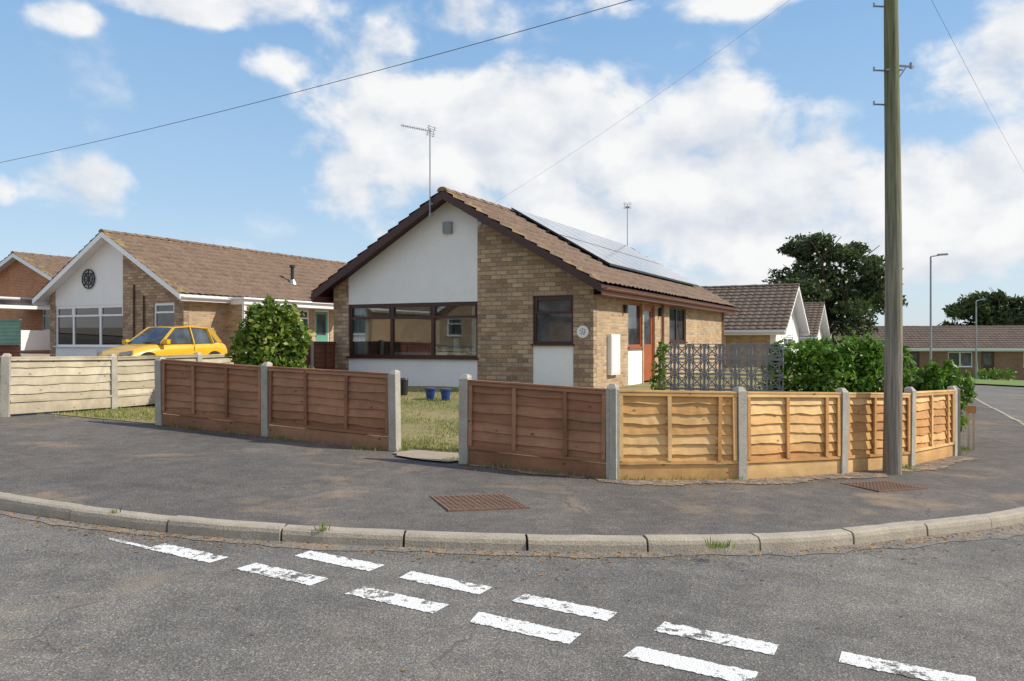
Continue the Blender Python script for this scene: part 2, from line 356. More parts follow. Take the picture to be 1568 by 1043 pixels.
for a in cols:
    b0=bf(a)
    for t in rows:
        b=b0+(34-b0)*t**1.5; x,y=xy(a,b); V.append((x,y,gz(x,y)+.006+.012*math.sin(x*3.1)*math.sin(y*2.7)*min(1,t*20)))
nrw=len(rows)
for i in range(len(cols)-1):
    for j in range(nrw-1): Fc.append((i*nrw+j,(i+1)*nrw+j,(i+1)*nrw+j+1,i*nrw+j+1))
mobj('garden_lawn',V,Fc,M['grass'],smooth=True)
nb=MB(); sheet(nb,[xy(-40,9.2),xy(-12.6,8.6),xy(-12.6,40),xy(-40,40)],.05); nb.obj('neighbour_drive',M['slab'])
# sandy worn gateway path, irregular edge
V=[];n=22
cx_,cy_=xy(-5.25,8.22)
for i in range(n):
    t=2*math.pi*i/n; rr=1+random.uniform(-.12,.12); p=Vector((cx_,cy_,0))+F*math.cos(t)*.55*rr+R*math.sin(t)*.36*rr; V.append((p.x,p.y,plane(p.x)+.022))
mobj('garden_path',V,[tuple(range(n))],M['slab'])
# road markings
mk=MB()
def dash(cx,cy,L=.62,W=.17):
    nx=40; t=F; n=R; top=[];bot=[]; r=lambda s:random.uniform(-s,s)
    tl=r(.03); bl=r(.03)
    for i in range(nx+1):
        u=-L/2+L*i/nx
        top.append(Vector((cx,cy,0))+t*(u+tl*(1-i/nx))+n*(W/2+r(.009)))
        bot.append(Vector((cx,cy,0))+t*(u+bl*(1-i/nx))-n*(W/2+r(.009)))
    V=[(p.x,p.y,plane(p.x)-.096) for p in top+bot]
    mk.add(V,[(i,nx+1+i,nx+2+i,i+1) for i in range(nx)])
for px,py in [(286,847),(432,879),(607,918),(800,961),(1057,1018),(521,859),(679,892),(862,929),(1097,977),(1385,1026)]:
    dash(*pxg(px,py,.10))
dash(*pxg(198,832,.10),L=.4,W=.04); dash(*pxg(180,828,.10),L=.2,W=.03)
for k in range(1,6):
    x,y=pxg(1057,1018,.10); dash(x+F.x*.88*k,y+F.y*.88*k); x,y=pxg(1385,1026,.10); dash(x+F.x*.88*k,y+F.y*.88*k)
mk.obj('give_way_road_marking',M['mark'])
def manhole(name,cx,cy,w,h,ang):
    e=empty(name,(cx,cy,plane(cx)),ang); e.rotation_euler=(0,math.atan(.038)*math.cos(ang),ang)
    b=MB(); b.box(-w/2,w/2,-h/2,h/2,-.02,.004); b.obj('cover_plate',M['rust'],e)
    b=MB()
    for s in (-1,1):
        b.box(-w/2-.02,w/2+.02,s*h/2-.012,s*h/2+.012,-.02,.010); b.box(s*w/2-.012,s*w/2+.012,-h/2+.013,h/2-.013,-.02,.009)
    b.obj('frame',M['rust'],e); b=MB(); n=13;m=10
    for i in range(n):
        for j in range(m):
            x=-w/2+.04+(w-.08)*i/(n-1); y=-h/2+.04+(h-.08)*j/(m-1); b.box(x-.016,x+.016,y-.016,y+.016,0,.012)
    b.obj('tread_studs',M['rust'],e)
manhole('manhole_cover',-.30,7.13,.70,.62,math.radians(20))
manhole('manhole_cover',*pxg(1352,744),.7,.5,math.radians(25))
# ---------------- fences
def fence(name,pts,mat,H=1.0,posts=True,nb=7,battens=(0.03,.5,.97),gravel=True,zf=None):
    e=empty(name,(pts[0][0],pts[0][1],0)); ox,oy=pts[0]; zf=zf or (lambda x,y:plane(x))
    bd=MB(); bt=MB(); ps=MB(); cp=MB()
    for k in range(len(pts)-1):
        A=Vector((*pts[k],0)); B=Vector((*pts[k+1],0)); d=(B-A); L=d.length; d/=L; n=Vector((d.y,-d.x,0))
        if n.y>0: n=-n
        A2=A+d*.055; L2=L-.11
        j0,j1=random.uniform(-.012,.012),random.uniform(-.012,.012)
        zA=zf(A.x,A.y)+j0; zB=zf(B.x,B.y)+j1
        def P(u,o,z):
            p=A2+d*u*L2+n*o; t=u; return (p.x-ox,p.y-oy,zA+(zB-zA)*t+z+.02)
        z0=.15 if gravel else .03; zt=H-.07; bh=(zt-z0)/nb; ns=20
        for j in range(nb):
            zb=z0+bh*j; V=[]; ph=random.random()*9; fr=random.uniform(7,18); am=random.uniform(.004,.011)
            for i in range(ns+1):
                u=i/ns; w=am*math.sin(u*fr+ph)+random.uniform(-.004,.004); wb=random.uniform(-.003,.003)
                V+= [P(u,.006,zb+bh+.012),P(u,.028+wb,zb-.008+w),P(u,.014,zb-.010+w),P(u,-.004,zb+bh+.012)]
            Fc=[]
            for i in range(ns):
                for q in range(4): Fc.append((i*4+q,(i+1)*4+q,(i+1)*4+(q+1)%4,i*4+(q+1)%4))
            bd.add(V,Fc)
        if gravel: bd.prism([(0,-.03),(1,-.03),(1,z0-.012),(0,z0-.012)],.03,.0,P)
        bt.prism([(0,zt-.035),(1,zt-.035),(1,zt),(0,zt)],.034,.050,P)
        bt.prism([(0,z0+.0),(1,z0),(1,z0+.035),(0,z0+.035)],.0315,.047,P)
        cp.prism([(0,zt+.005),(1,zt+.005),(1,zt+.025),(0,zt+.025)],-.02,.055,P)
        for u in battens:
            hw=.022/L2; lean=random.uniform(-.008,.008)
            bt.prism([(u-hw,z0+.037),(u+hw,z0+.037),(u+hw+lean,zt-.037),(u-hw+lean,zt-.037)],.031,.054,P)
    if posts:
        for k,p in enumerate(pts):
            q=pts[min(k+1,len(pts)-1)]; q0=pts[max(k-1,0)]; d=Vector((q[0]-q0[0],q[1]-q0[1],0)).normalized(); n=Vector((-d.y,d.x,0)); z=zf(*p); w=.056; h=H+.03+random.uniform(-.02,.02)
            lean=Vector((random.uniform(-.018,.018),random.uniform(-.01,.01),0))
            def C(s,t,zz,l=0): 
                v=Vector((p[0]-ox,p[1]-oy,0))+d*s+n*t+lean*l; return (v.x,v.y,z+zz)
            V=[C(-w,-w,-.1),C(w,-w,-.1),C(w,w,-.1),C(-w,w,-.1),C(-w,-w,h-.05,1),C(w,-w,h-.05,1),C(w,w,h-.02,1),C(-w,w,h-.02,1),C(-w*.5,-w*.3,h,1),C(w*.5,-w*.3,h,1),C(w*.5,w*.6,h,1),C(-w*.5,w*.6,h,1)]
            ps.add(V,[(0,1,5,4),(1,2,6,5),(2,3,7,6),(3,0,4,7),(4,5,9,8),(5,6,10,9),(6,7,11,10),(7,4,8,11),(8,9,10,11)])
    bd.obj('lap_boards',mat,e); bt.obj('battens',mat,e); cp.obj('capping_rail',mat,e); ps.obj('concrete_posts',M['conc'],e)
    return e
fence('wooden_fence',FPt[0:3],M['wood_br'],battens=(.02,.33,.66,.98))
fence('wooden_fence',FPt[3:5],M['wood_br'],battens=(.02,.35,.72,.98))
fence('wooden_fence',FPt[4:9],M['wood_or'],battens=(.02,.42,.84,.975))
e9=Vector((*FPt[8],0)); fence('wooden_fence',[(e9.x+.12+R.x*1.8*k,e9.y+.1+R.y*1.8*k) for k in range(0,6)],M['wood_or'])
A0=Vector((-7.76,12.2,0))
lf=[tuple((A0+R*1.83*k)[:2]) for k in range(0,4)]
fence('boundary_fence',[tuple((A0-F*1.83*k)[:2]) for k in (3,2,1)]+lf,M['wood_gy'],H=.9,nb=5,battens=(),gravel=True,zf=lambda x,y:gz(x,y)+.04)
p=A0+R*1.83*3+R*.15; fence('boundary_fence',[tuple(p[:2]),tuple((p+R*1.8-F*.5)[:2]),tuple((p+R*3.3-F*.9)[:2])],M['wood_dk'],H=1.05,zf=lambda x,y:gz(x,y)+.05)
# ---------------- vegetation helper
def leafcloud(name,clumps,mat,size,parent=None,loc=(0,0,0)):
    V=[]
    for (cx,cy,cz,rx,ry,rz,n) in clumps:
        d=rng.normal(size=(n,3)); d/=np.linalg.norm(d,axis=1)[:,None]
        r=rng.uniform(.3,1,size=n)**.5
        r*=1+.18*np.sin(d[:,0]*7+cx*3)*np.sin(d[:,2]*6+cy)+.11*np.sin(d[:,1]*11+cz)+rng.normal(size=n)*.055
        c=d*r[:,None]*np.array([rx,ry,rz])+np.array([cx,cy,cz])
        u=rng.normal(size=(n,3)); u/=np.linalg.norm(u,axis=1)[:,None]
        w=np.cross(u,rng.normal(size=(n,3))+d*.8); w/=np.linalg.norm(w,axis=1)[:,None]
        s=size*rng.uniform(.6,1.3,size=n)[:,None]
        V.append(np.stack([c-u*s,c-w*s*.45,c+u*s,c+w*s*.45],axis=1).reshape(-1,3))
    V=np.concatenate(V); n=len(V)//4
    return mobj(name,V.tolist(),np.arange(n*4).reshape(n,4).tolist(),mat,parent,loc=loc)
# ---------------- houses
def house(name,loc,ang,W=7.1,L=12.9,eave=2.31,ridge=4.58,over=.35,vo=.45,wallm='brick_buff',frontm='stone',frame='upvc',barge='upvc',tile='tile',front=(),side=(),fascia='upvc',lside=(),gut='upvc'):
    e=empty(name,loc,ang); k=(ridge-eave)/(W/2+over)
    zs=lambda x: eave+k*((x if x<W/2 else W-x)+over)
    PF=lambda a,d,z:(a,d,z); PR=lambda a,d,z:(W-d,a,z); PL=lambda a,d,z:(d,a,z); PB=lambda a,d,z:(a,L-d,z)
    G={}
    def g(m): return G.setdefault(m,MB())
    T=.22
    def wall(P,a0,a1,topf,ops,mat,brk=None):
        cur=a0
        def strip(b0,b1,zb,m,rec=0):
            pts=[(b0,zb),(b1,zb),(b1,topf(b1))]+([(brk,topf(brk))] if brk and b0<brk<b1 else [])+[(b0,topf(b0))]
            g(m).prism(pts,rec,T,P)
        for o in sorted(ops):
            b0,b1,z0,z1,below,above=o[:6]
            if b0-cur>.01: strip(cur,b0,-.4,mat)
            if z0>.1: g(below).prism([(b0,-.4),(b1,-.4),(b1,z0),(b0,z0)],.02 if below=='white' else 0,T,P)
            strip(b0,b1,z1,above,.02 if above=='white' else 0)
            cur=b1
        if a1-cur>.01: strip(cur,a1,-.4,mat)
    wt=lambda a:zs(a)-.09
    wall(PF,0,W,wt,front,frontm,W/2)
    wall(PB,0,W,wt,[],wallm,W/2)
    et=lambda a:zs(.05)-.09
    wall(PR,T+.001,L-T-.001,et,side,wallm); wall(PL,T+.001,L-T-.001,et,lside,wallm)
    def window(P,o,fr,glass):
        b0,b1,z0,z1=o[:4]; mull=o[6]; trans=o[7]; w=.06; f=g(fr); dd0,dd1=.05,.11
        f.box(b0,b1,dd0,dd1,z0,z0+w,P); f.box(b0,b1,dd0,dd1,z1-w,z1,P)
        f.box(b0,b0+w,dd0,dd1,z0+w,z1-w,P); f.box(b1-w,b1,dd0,dd1,z0+w,z1-w,P)
        for m in mull: f.box(m-.04,m+.04,dd0-.003,dd1,z0+w,z1-w,P)
        if trans:
            xs=[b0+w]+[q for m in mull for q in (m-.04,m+.04)]+[b1-w]
            for i in range(0,len(xs),2):
                f.box(xs[i],xs[i+1],dd0-.006,dd1,trans-.03,trans+.03,P)
                f.box(xs[i],xs[i+1],dd0-.012,dd1-.01,z1-w-.035,z1-w,P)
                f.box(xs[i],xs[i]+.03,dd0-.012,dd1-.01,trans+.03,z1-w-.035,P); f.box(xs[i+1]-.03,xs[i+1],dd0-.012,dd1-.01,trans+.03,z1-w-.035,P)
        g(glass).box(b0+w,b1-w,.085,.09,z0+w,z1-w,P)
        f.box(b0-.03,b1+.03,-.05,dd0,z0-.035,z0+.001,P)
    for P,ops in ((PF,front),(PR,side),(PL,lside)):
        for o in ops:
            kind=o[8] if len(o)>8 else 'win'
            fr=o[9] if len(o)>9 else frame
            if kind=='win': window(P,o,fr,o[10] if len(o)>10 else 'dglass')
            elif kind=='door':
                b0,b1,z0,z1=o[:4]; dm=o[10] if len(o)>10 else fr
                f=g(fr); f.box(b0,b0+.06,.04,.11,z0,z1,P); f.box(b1-.06,b1,.04,.11,z0,z1,P); f.box(b0+.06,b1-.06,.04,.11,z1-.06,z1,P)
                d=g(dm); mid=(z0+z1)/2
                d.box(b0+.06,b1-.06,.06,.10,z0,mid-.05,P); d.box(b0+.06,b0+.17,.06,.10,mid-.05,z1-.06,P); d.box(b1-.17,b1-.06,.06,.10,mid-.05,z1-.06,P)
                d.box(b0+.17,b1-.17,.06,.10,z1-.17,z1-.06,P)
                g('dglass').box(b0+.17,b1-.17,.075,.085,mid-.05,z1-.17,P)
                g('metal').box(b0+.1,b0+.13,.02,.06,mid-.12,mid-.05,P)
    def chev(t0,t1,y0,y1,m):
        pts=[(-over,eave-t0),(W/2,ridge-t0),(W+over,eave-t0),(W+over,eave-t1),(W/2,ridge-t1),(-over,eave-t1)]
        g(m).prism([pts[0],pts[1],pts[4],pts[5]],y0,y1,PF); g(m).prism([pts[1],pts[2],pts[3],pts[4]],y0,y1,PF)
    chev(.035,.085,-vo+.03,L+vo-.03,barge)
    chev(.012,.21,-vo,-vo+.028,barge); chev(.012,.21,L+vo-.028,L+vo,barge)
    for sx in (-1,1):
        xe=-over if sx<0 else W+over
        gg=g(fascia); gg.box(min(xe,xe-sx*.02),max(xe,xe-sx*.02),-vo+.04,L+vo-.04,eave-.24,eave-.087)
        gg.box(*( (xe+.021,-.001) if sx<0 else (W+.001,xe-.021)),.0,L,eave-.24,eave-.22)
        n=6; V=[]
        for yy in (-vo+.05,L+vo-.05):
            for i in range(n+1):
                t=math.pi*i/n; V.append((xe+sx*(.06)+.055*math.cos(t),yy,eave-.10-.055*math.sin(t)))
        Fc=[(i,i+1,n+2+i,n+1+i) for i in range(n)]+[tuple(range(n+1)),tuple(range(n+1,2*n+2))]
        g(gut).add(V,Fc)
    sl=math.hypot(W/2+over,ridge-eave); nc=int(round(sl/.34)); sub=4; ncol=int((L+2*vo)/.3); ys=np.linspace(-vo-.02,L+vo+.02,ncol*sub+1)
    tm=MB()
    for sx in (-1,1):
        V=[];Fc=[];n=len(ys)
        for c in range(nc):
            jit=[random.uniform(-.006,.006) for _ in range(ncol+1)]
            for (t,dz) in ((c/nc,.046),((c+1)/nc,.0)):
                for i,y in enumerate(ys):
                    pr=(.0,.022,.028,.018)[i%sub]+(jit[i//sub] if dz else 0)
                    xx=-over-.05+(W/2+over+.05)*t; zz=eave-.03+(ridge-eave+.03)*t+dz+pr-.01
                    V.append((xx if sx<0 else W-xx,y,zz))
        for c in range(nc*2-1):
            for i in range(n-1): Fc.append((c*n+i,c*n+i+1,(c+1)*n+i+1,(c+1)*n+i))
        tm.add(V,Fc)
    tm.obj('roof_tiles',M[tile],e)
    rb=MB(); y=-vo-.02
    while y<L+vo:
        V=[];n=8
        y1=min(y+.44,L+vo+.02); jz=random.uniform(-.008,.008)
        for yy,r in ((y,.135),(y1,.12)):
            for i in range(n+1):
                t=math.pi*i/n; V.append((W/2+r*math.cos(t),yy,ridge-.03+jz+r*.75*math.sin(t)))
        rb.add(V,[(i,i+1,n+2+i,n+1+i) for i in range(n)]+[tuple(range(n+1)),tuple(range(n+1,2*n+2))]); y+=.45
    rb.obj('ridge_tiles',M[tile],e)
    nm={'white':'render_panels','dglass':'window_panes','glass':'front_window_panes'}
    for m,b in G.items(): b.obj(nm.get(m,m+'_parts'),M[m],e)
    return e
zM=-1.10; LM=Vector((-4.57,20.4,zM))
FRONT=[(.47,4.23,.69,2.01,'white','white',(1.775,2.97),1.66,'win','brown','glass'),(5.65,6.63,1.02,2.095,'white','stone',(),1.72,'win','brown','dglass')]
SIDE=[(2.31,3.45,.94,2.04,'white','brick_buff',(),0,'win','orangewood','dglass'),(3.56,4.5,.06,2.04,'brick_buff','brick_buff',(),0,'door','orangewood','orangewood'),(5.89,7.7,1.06,2.06,'brick_buff','brick_buff',(6.8,),0,'win','brown','dglass')]
H=house('brick_bungalow',LM,ANG,front=FRONT,side=SIDE,frame='brown',barge='barge',fascia='brownfascia',gut='brownfascia')
b=MB(); b.box(.3,4.4,3.3,3.35,.05,2.2); b.box(.25,.3,.26,3.3,.05,2.2); b.box(4.4,4.45,.26,3.3,.05,2.2); b.box(.3,4.4,.26,3.3,2.15,2.2); b.obj('room_walls',M['interior'],H)
b=MB(); b.box(.3,4.4,.26,3.3,.02,.05); b.obj('room_floor',M['carpet'],H)
b=MB()
for i in range(7): b.cyl((.55+.06*i,.2+.02*(i%2),.75),(.55+.06*i,.2+.02*(i%2),1.95),.035,n=8)
for i in range(5): b.cyl((4.0+.04*i,.2+.02*(i%2),.75),(4.0+.04*i,.2+.02*(i%2),1.95),.03,n=8)
b.box(1.0,1.6,3.2,3.28,.9,1.7); b.box(2.2,3.2,3.2,3.28,1.1,1.6)
b.cyl((3.5,.35,.75),(3.45,.35,1.15),.12,.07); b.cyl((3.15,.32,.72),(3.15,.32,.95),.06,.09)
b.obj('curtains_and_ornaments',M['curtain'],H)
b=MB(); b.box(.5,4.2,.14,.3,.69,.72); b.box(.9,2.5,1.2,2.0,.05,.8); b.obj('window_board_and_sofa',M['curtain'],H)
sp=MB(); sg=MB()
def rp(t,u,h): return (7.45-3.9*u, -.45+t, 2.31+2.27*u+h)
ncp=9
for (u0,u1) in [(.25,.60),(.608,.96)]:
    for i in range(ncp):
        t0=3.2+i*1.01; t1=t0+1.0
        c=[rp(t0,u0,.15),rp(t1,u0,.15),rp(t1,u1,.15),rp(t0,u1,.15)]; c2=[(x,y,z-.045) for x,y,z in c]
        sp.add(c+c2,[(7,6,5,4),(0,1,5,4),(1,2,6,5),(2,3,7,6),(3,0,4,7),(0,1,2,3)])
        m=.014; c3=[rp(t0+m,u0+m/4.5,.154),rp(t1-m,u0+m/4.5,.154),rp(t1-m,u1-m/4.5,.154),rp(t0+m,u1-m/4.5,.154)]
        sg.add(c3,[(0,1,2,3)])
    for uu in (u0+.07,u1-.07):
        sp.beam(rp(3.1,uu,.08),rp(3.2+ncp*1.01+.05,uu,.08),.04)
sp.obj('solar_panel_frames',M['panelframe'],H); sg.obj('solar_panels',M['solar'],H)
b=MB(); b.cyl((6.86,-.002,1.29),(6.86,-.03,1.29),.135,n=24); b.obj('round_plaque',M['upvc'],H)
b=MB()
for i in range(7):
    x_,z_=(0,.05,-.05,.03,-.03,.0,.05)[i],(0,.04,.03,-.05,-.04,.06,-.01)[i]; b.box(6.86+x_-.014,6.86+x_+.014,-.036,-.0305,1.29+z_-.013,1.29+z_+.013)
b.obj('plaque_emblem',M['brownfascia'],H)
b=MB(); b.box(7.101,7.2,.85,1.45,.32,1.24); b.box(7.2,7.21,.88,1.42,.36,1.20); b.obj('meter_box',M['upvc'],H)
b=MB(); b.box(3.32,3.55,-.07,.019,3.63,3.9); b.box(3.35,3.52,-.08,-.07,3.67,3.86); b.obj('alarm_box',M['greymetal'],H)
b=MB(); b.cyl((7.16,4.85,1.75),(7.16,4.85,1.95),.05,.07); b.cyl((7.16,1.95,1.75),(7.16,1.95,1.95),.04,.05); b.beam((7.1,4.85,1.97),(7.2,4.85,1.97),.03); b.obj('wall_lanterns',M['black'],H)
b=MB(); b.cyl((7.15,5.1,0),(7.15,5.1,2.1),.034); b.cyl((7.15,12.6,0),(7.15,12.6,2.1),.034); b.obj('downpipes',M['brownfascia'],H)
def aerial(name,parent,base,top,boomdir,bl):
    b=MB(); b.cyl(base,top,.015,n=8); t=Vector(top); d=Vector(boomdir).normalized(); u=d.cross(Vector((0,0,1))).normalized(); v=u.cross(d)
    s=t-Vector((0,0,.06)); b.beam(s-d*.08,s+d*bl,.016)
    n=14
    for i in range(n):
        q=s+d*(.15+(bl-.17)*i/(n-1)); b.beam(q-u*.075,q+u*.075,.008); b.beam(q-v*.035,q+v*.035,.008)
    for z in (-.1,-.05,.05,.1):
        q=s-d*.03+v*z; b.beam(q-u*.16,q+u*.16,.01)
    for sgn in (-1,1): b.beam(s-d*.03-v*.12+u*sgn*.1,s-d*.03+v*.12+u*sgn*.1,.01)
    b.obj(name,M['metal'],parent)
aerial('roof_tv_aerial',H,(3.25,-.5,3.95),(3.25,-.5,6.02),(-1,.12,.30),.92)
aerial('rear_tv_aerial',H,(3.55,12.7,4.5),(3.55,12.7,6.25),(-.3,.9,0),.5)
b=MB(); b.box(3.2,3.3,-.48,-.44,4.0,4.06); b.box(3.2,3.3,-.48,-.44,4.25,4.3); b.cyl((4.55,-.5,3.72),(4.55,-.4,3.72),.05); b.obj('brackets',M['greymetal'],H)
L2=Vector((-17.28,29.8,-.76))
FR2=[(.3,4.07,.55,2.03,'white','white',(1.3,2.8),1.66,'win','upvc','glass'),(5.63,6.66,1.02,2.05,'stone','stone',(),1.72,'win','upvc','dglass')]
SD2=[(1.9,3.2,.9,2.03,'brick_buff','brick_buff',(2.55,),0,'win','upvc','dglass'),(3.9,6.2,.9,2.0,'white','brick_buff',(4.7,5.5),1.65,'win','upvc','dglass'),(6.5,7.4,.05,2.0,'brick_buff','brick_buff',(),0,'door','upvc','green')]
H2=house('neighbouring_bungalow',L2,ANG,L=13.5,front=FR2,side=SD2)
b=MB(); b.box(.4,4.0,2.6,2.65,.05,2.2); b.obj('room_back_wall',M['interior'],H2)
b=MB()
for i in range(30): b.box(.38+.124*i,.48+.124*i,.13+.015*(i%2),.135+.015*(i%2),.6,1.98)
b.obj('vertical_blinds',M['curtain'],H2)
b=MB(); b.box(7.46,8.1,1.7,7.9,2.02,2.2); b.box(7.46,8.2,1.6,8.0,2.2,2.26); b.box(7.95,8.05,1.75,1.85,0,2.02); b.box(7.95,8.05,3.5,3.6,0,2.02); b.obj('porch_canopy',M['upvc'],H2)
b=MB(); b.box(7.101,8.05,1.86,1.98,0,2.02); b.obj('porch_brick_pier',M['brick_buff'],H2)
b=MB(); b.cyl((6.08,6.3,3.0),(6.08,6.3,3.75),.07); b.cyl((6.08,6.3,3.75),(6.08,6.3,3.85),.12); b.obj('roof_flue',M['black'],H2)
b=MB(); b.cyl((6.08,6.3,3.05),(6.08,6.3,3.25),.2,.1); b.obj('flue_flashing',M['metal'],H2)
b=MB(); n=28
for r in (.34,.22):
    for i in range(n):
        t=2*math.pi*i/n; t2=2*math.pi*(i+1)/n; b.beam((2.25+r*math.cos(t),-.03,2.98+r*math.sin(t)),(2.25+r*math.cos(t2),-.03,2.98+r*math.sin(t2)),.035)
for i in range(8):
    t=math.pi*i/4; b.beam((2.25,-.03,2.98),(2.25+.33*math.cos(t),-.03,2.98+.33*math.sin(t)),.03)
b.obj('gable_ornament',M['black'],H2)
b=MB(); b.cyl((4.7,-.05,.6),(4.7,-.05,2.7),.03); b.cyl((5.2,-.05,.4),(5.2,-.05,2.3),.03); b.obj('soil_pipes',M['brown'],H2)
H3=house('orange_brick_house',(-27.9,40.4,-.44),ANG,W=10,L=10,ridge=4.6,wallm='brick_orange',frontm='brick_orange',front=[(6.5,8.0,.9,2.0,'brick_orange','brick_orange',(),1.6,'win','upvc','dglass')])
b=MB(); b.box(5.2,7.6,-3.0,-2.94,0,.9)
for i in range(4): b.box(5.2+.78*i,5.27+.78*i,-3.0,-2.93,.9,1.9)
b.box(5.15,7.7,-3.05,-2.9,1.9,2.0); b.beam((5.2,-3,1.95),(6.4,-3,2.4),.09); b.beam((6.4,-3,2.4),(7.6,-3,1.95),.09); b.beam((6.4,-3,2.38),(6.4,-.1,2.38),.08); b.box(7.6,7.66,-2.9,-.02,0,.9); b.box(7.6,7.66,-2.9,-.02,1.85,2.0)
b.obj('conservatory_frame',M['upvc'],H3)
b=MB(); b.box(5.27,7.58,-2.97,-2.96,.9,1.9); b.add([(5.2,-2.95,2.0),(6.4,-2.95,2.37),(6.4,-.1,2.37),(5.2,-.1,2.0),(7.6,-2.95,2.0),(7.6,-.1,2.0)],[(0,1,2,3),(1,4,5,2)]); b.obj('conservatory_glass',M['dglass'],H3)
A63=math.radians(63)
for nm,lc in (('rear_bungalow',(10.66,32.2)),('rear_bungalow',(16.6,44.5)),('rear_bungalow',(22.5,57.5))):
    hx=house(nm,(lc[0],lc[1],plane(lc[0])+.02),A63,W=7,L=11,ridge=4.3,frontm='white',tile='tile_dk',front=[(2.2,5,.9,2.0,'brick_buff','white',(3.5,),1.6,'win','upvc','dglass')],lside=[(2,4,.9,2,'brick_buff','brick_buff',(3,),0,'win','upvc','dglass')])
aerial('roof_tv_aerial',hx,(3.5,3,4.2),(3.5,3,6.3),(-.6,-.6,0),.6)
sd=[]
for i in range(9):
    t=2+i*5.2
    sd+= [(t,t+1.7,.8,1.9,'brick_red','brick_red',(t+.85,),0,'win','upvc','dglass'),(t+2.3,t+3.2,.05,1.95,'brick_red','brick_red',(),0,'door','brown','brown')]
house('distant_bungalow_row',(26.5,67.5,-2.75),math.radians(-98.7),W=7,L=46,eave=2.2,ridge=3.85,wallm='brick_red',frontm='brick_red',tile='tile_dk',side=sd)
for aa in (-30,-18):  # unseen houses behind the camera, added to give the front window a reflection
    x,y=xy(aa,-7.5); house('added_opposite_bungalow',(x,y,plane(x)),ANG+math.pi,front=[(.5,4.2,.7,2.0,'white','white',(1.8,3),1.66,'win','upvc','dglass'),(5.6,6.6,1,2.05,'brick_buff','brick_buff',(),1.7,'win','upvc','dglass')],frontm='brick_buff',L=10)
fence('green_fence',[(-26,33.5),(-24.2,32.8),(-22.4,32.1),(-20.6,31.4),(-19.0,30.9)],M['greenfence'],H=1.55,nb=9,battens=(),posts=False,zf=lambda x,y:-.70)
fence('dark_boundary_fence',[(-22,27.6),(-20,27.2),(-18.2,26.9),(-16.5,26.8)],M['wood_dk'],H=.75,nb=5,posts=False,battens=(),zf=lambda x,y:-.86)
# ---------------- telegraph pole & wires
pz=plane(4.7); TP=Vector((4.70,9.85,pz))
e=empty('telegraph_pole',TP)
Hp=5.5-pz; nseg=14; n=20; V=[];Fc=[]
for k in range(nseg+1):
    t=k/nseg; r=.112-.036*t
    for i in range(n):
        a=2*math.pi*i/n; V.append((r*math.cos(a)+.018*math.sin(t*5),r*math.sin(a),-.1+(Hp+.1)*t))
for k in range(nseg):
    for i in range(n): Fc.append((k*n+i,k*n+(i+1)%n,(k+1)*n+(i+1)%n,(k+1)*n+i))
Fc.append(tuple(nseg*n+i for i in range(n)))
mobj('pole_shaft',V,Fc,M['pole'],e,smooth=True)
b=MB()
def rz(py): return (521-py)/FP*9.85-pz
for py,s in ((10,-1),(108,-1),(160,-1)):
    z=rz(py); b.cyl((s*.06,0,z),(s*.24,-.02,z),.011,n=8); b.cyl((s*.235,-.02,z-.012),(s*.235,-.02,z+.04),.012,n=8)
z=rz(104); b.beam((.06,-.03,z+.02),(.24,-.05,z+.0),.022); b.beam((.06,-.03,z-.14),(.15,-.05,z),.015); b.cyl((.21,-.05,z-.02),(.21,-.05,z+.05),.02,n=8)
b.beam((-.1,-.06,z-.04),(.1,-.06,z-.04),.02)
b.obj('step_bolts_and_bracket',M['metal'],e)
top=Vector((0,0,5.15-pz))
def wire(name,A,B,sag,r=.008,parent=e):
    cu=bpy.data.curves.new(name,'CURVE'); cu.dimensions='3D'; cu.bevel_depth=r; cu.bevel_resolution=1; sp=cu.splines.new('POLY'); n=40; sp.points.add(n)
    for i in range(n+1):
        t=i/n; p=A.lerp(B,t); p=p-Vector((0,0,sag*4*t*(1-t))); sp.points[i].co=(*p,1)
    cu.materials.append(M['cable']); o=bpy.data.objects.new(name,cu); S.collection.objects.link(o); o.parent=parent; return o
wire('overhead_wire',top,Vector((-24.9,28,5.1))-TP,.45,.006)
wire('house_wire',top,Vector((-.62,17.75,2.93))-TP,.12,.0016)
wire('street_wire',top,Vector((30.8,45,6.6))-TP,.3,.003)
def lamp(name,x,y,h,arm):
    z=plane(x)-.1; e=empty(name,(x,y,z)); b=MB(); b.cyl((0,0,0),(0,0,1.2),.09,.09); b.cyl((0,0,1.2),(0,0,h),.06,.045); b.obj('column',M['greymetal'],e)
    b=MB(); b.cyl((0,0,h),(arm,0,h+.12),.035,n=8); b.beam((arm*.55,0,h+.1),(arm*1.25,0,h+.13),.2,.1); b.obj('lantern',M['greymetal'],e)
lamp('street_lamp',23.65,45,7.2,.75); lamp('street_lamp',32.8,56.3,5.6,.5)
x,y=pxg(1487,688); e=empty('marker_post',(x,y,plane(x)),math.radians(-30)); b=MB(); b.box(-.05,-.02,-.02,.02,-.05,.66); b.box(.02,.05,-.02,.02,-.05,.60); b.obj('legs',M['conc'],e)
b=MB(); b.box(-.07,.07,-.035,-.021,.58,.70); b.obj('plate',gm('weathered_plate',(.38,.20,.09),(.25,.15,.08),12,.8),e)
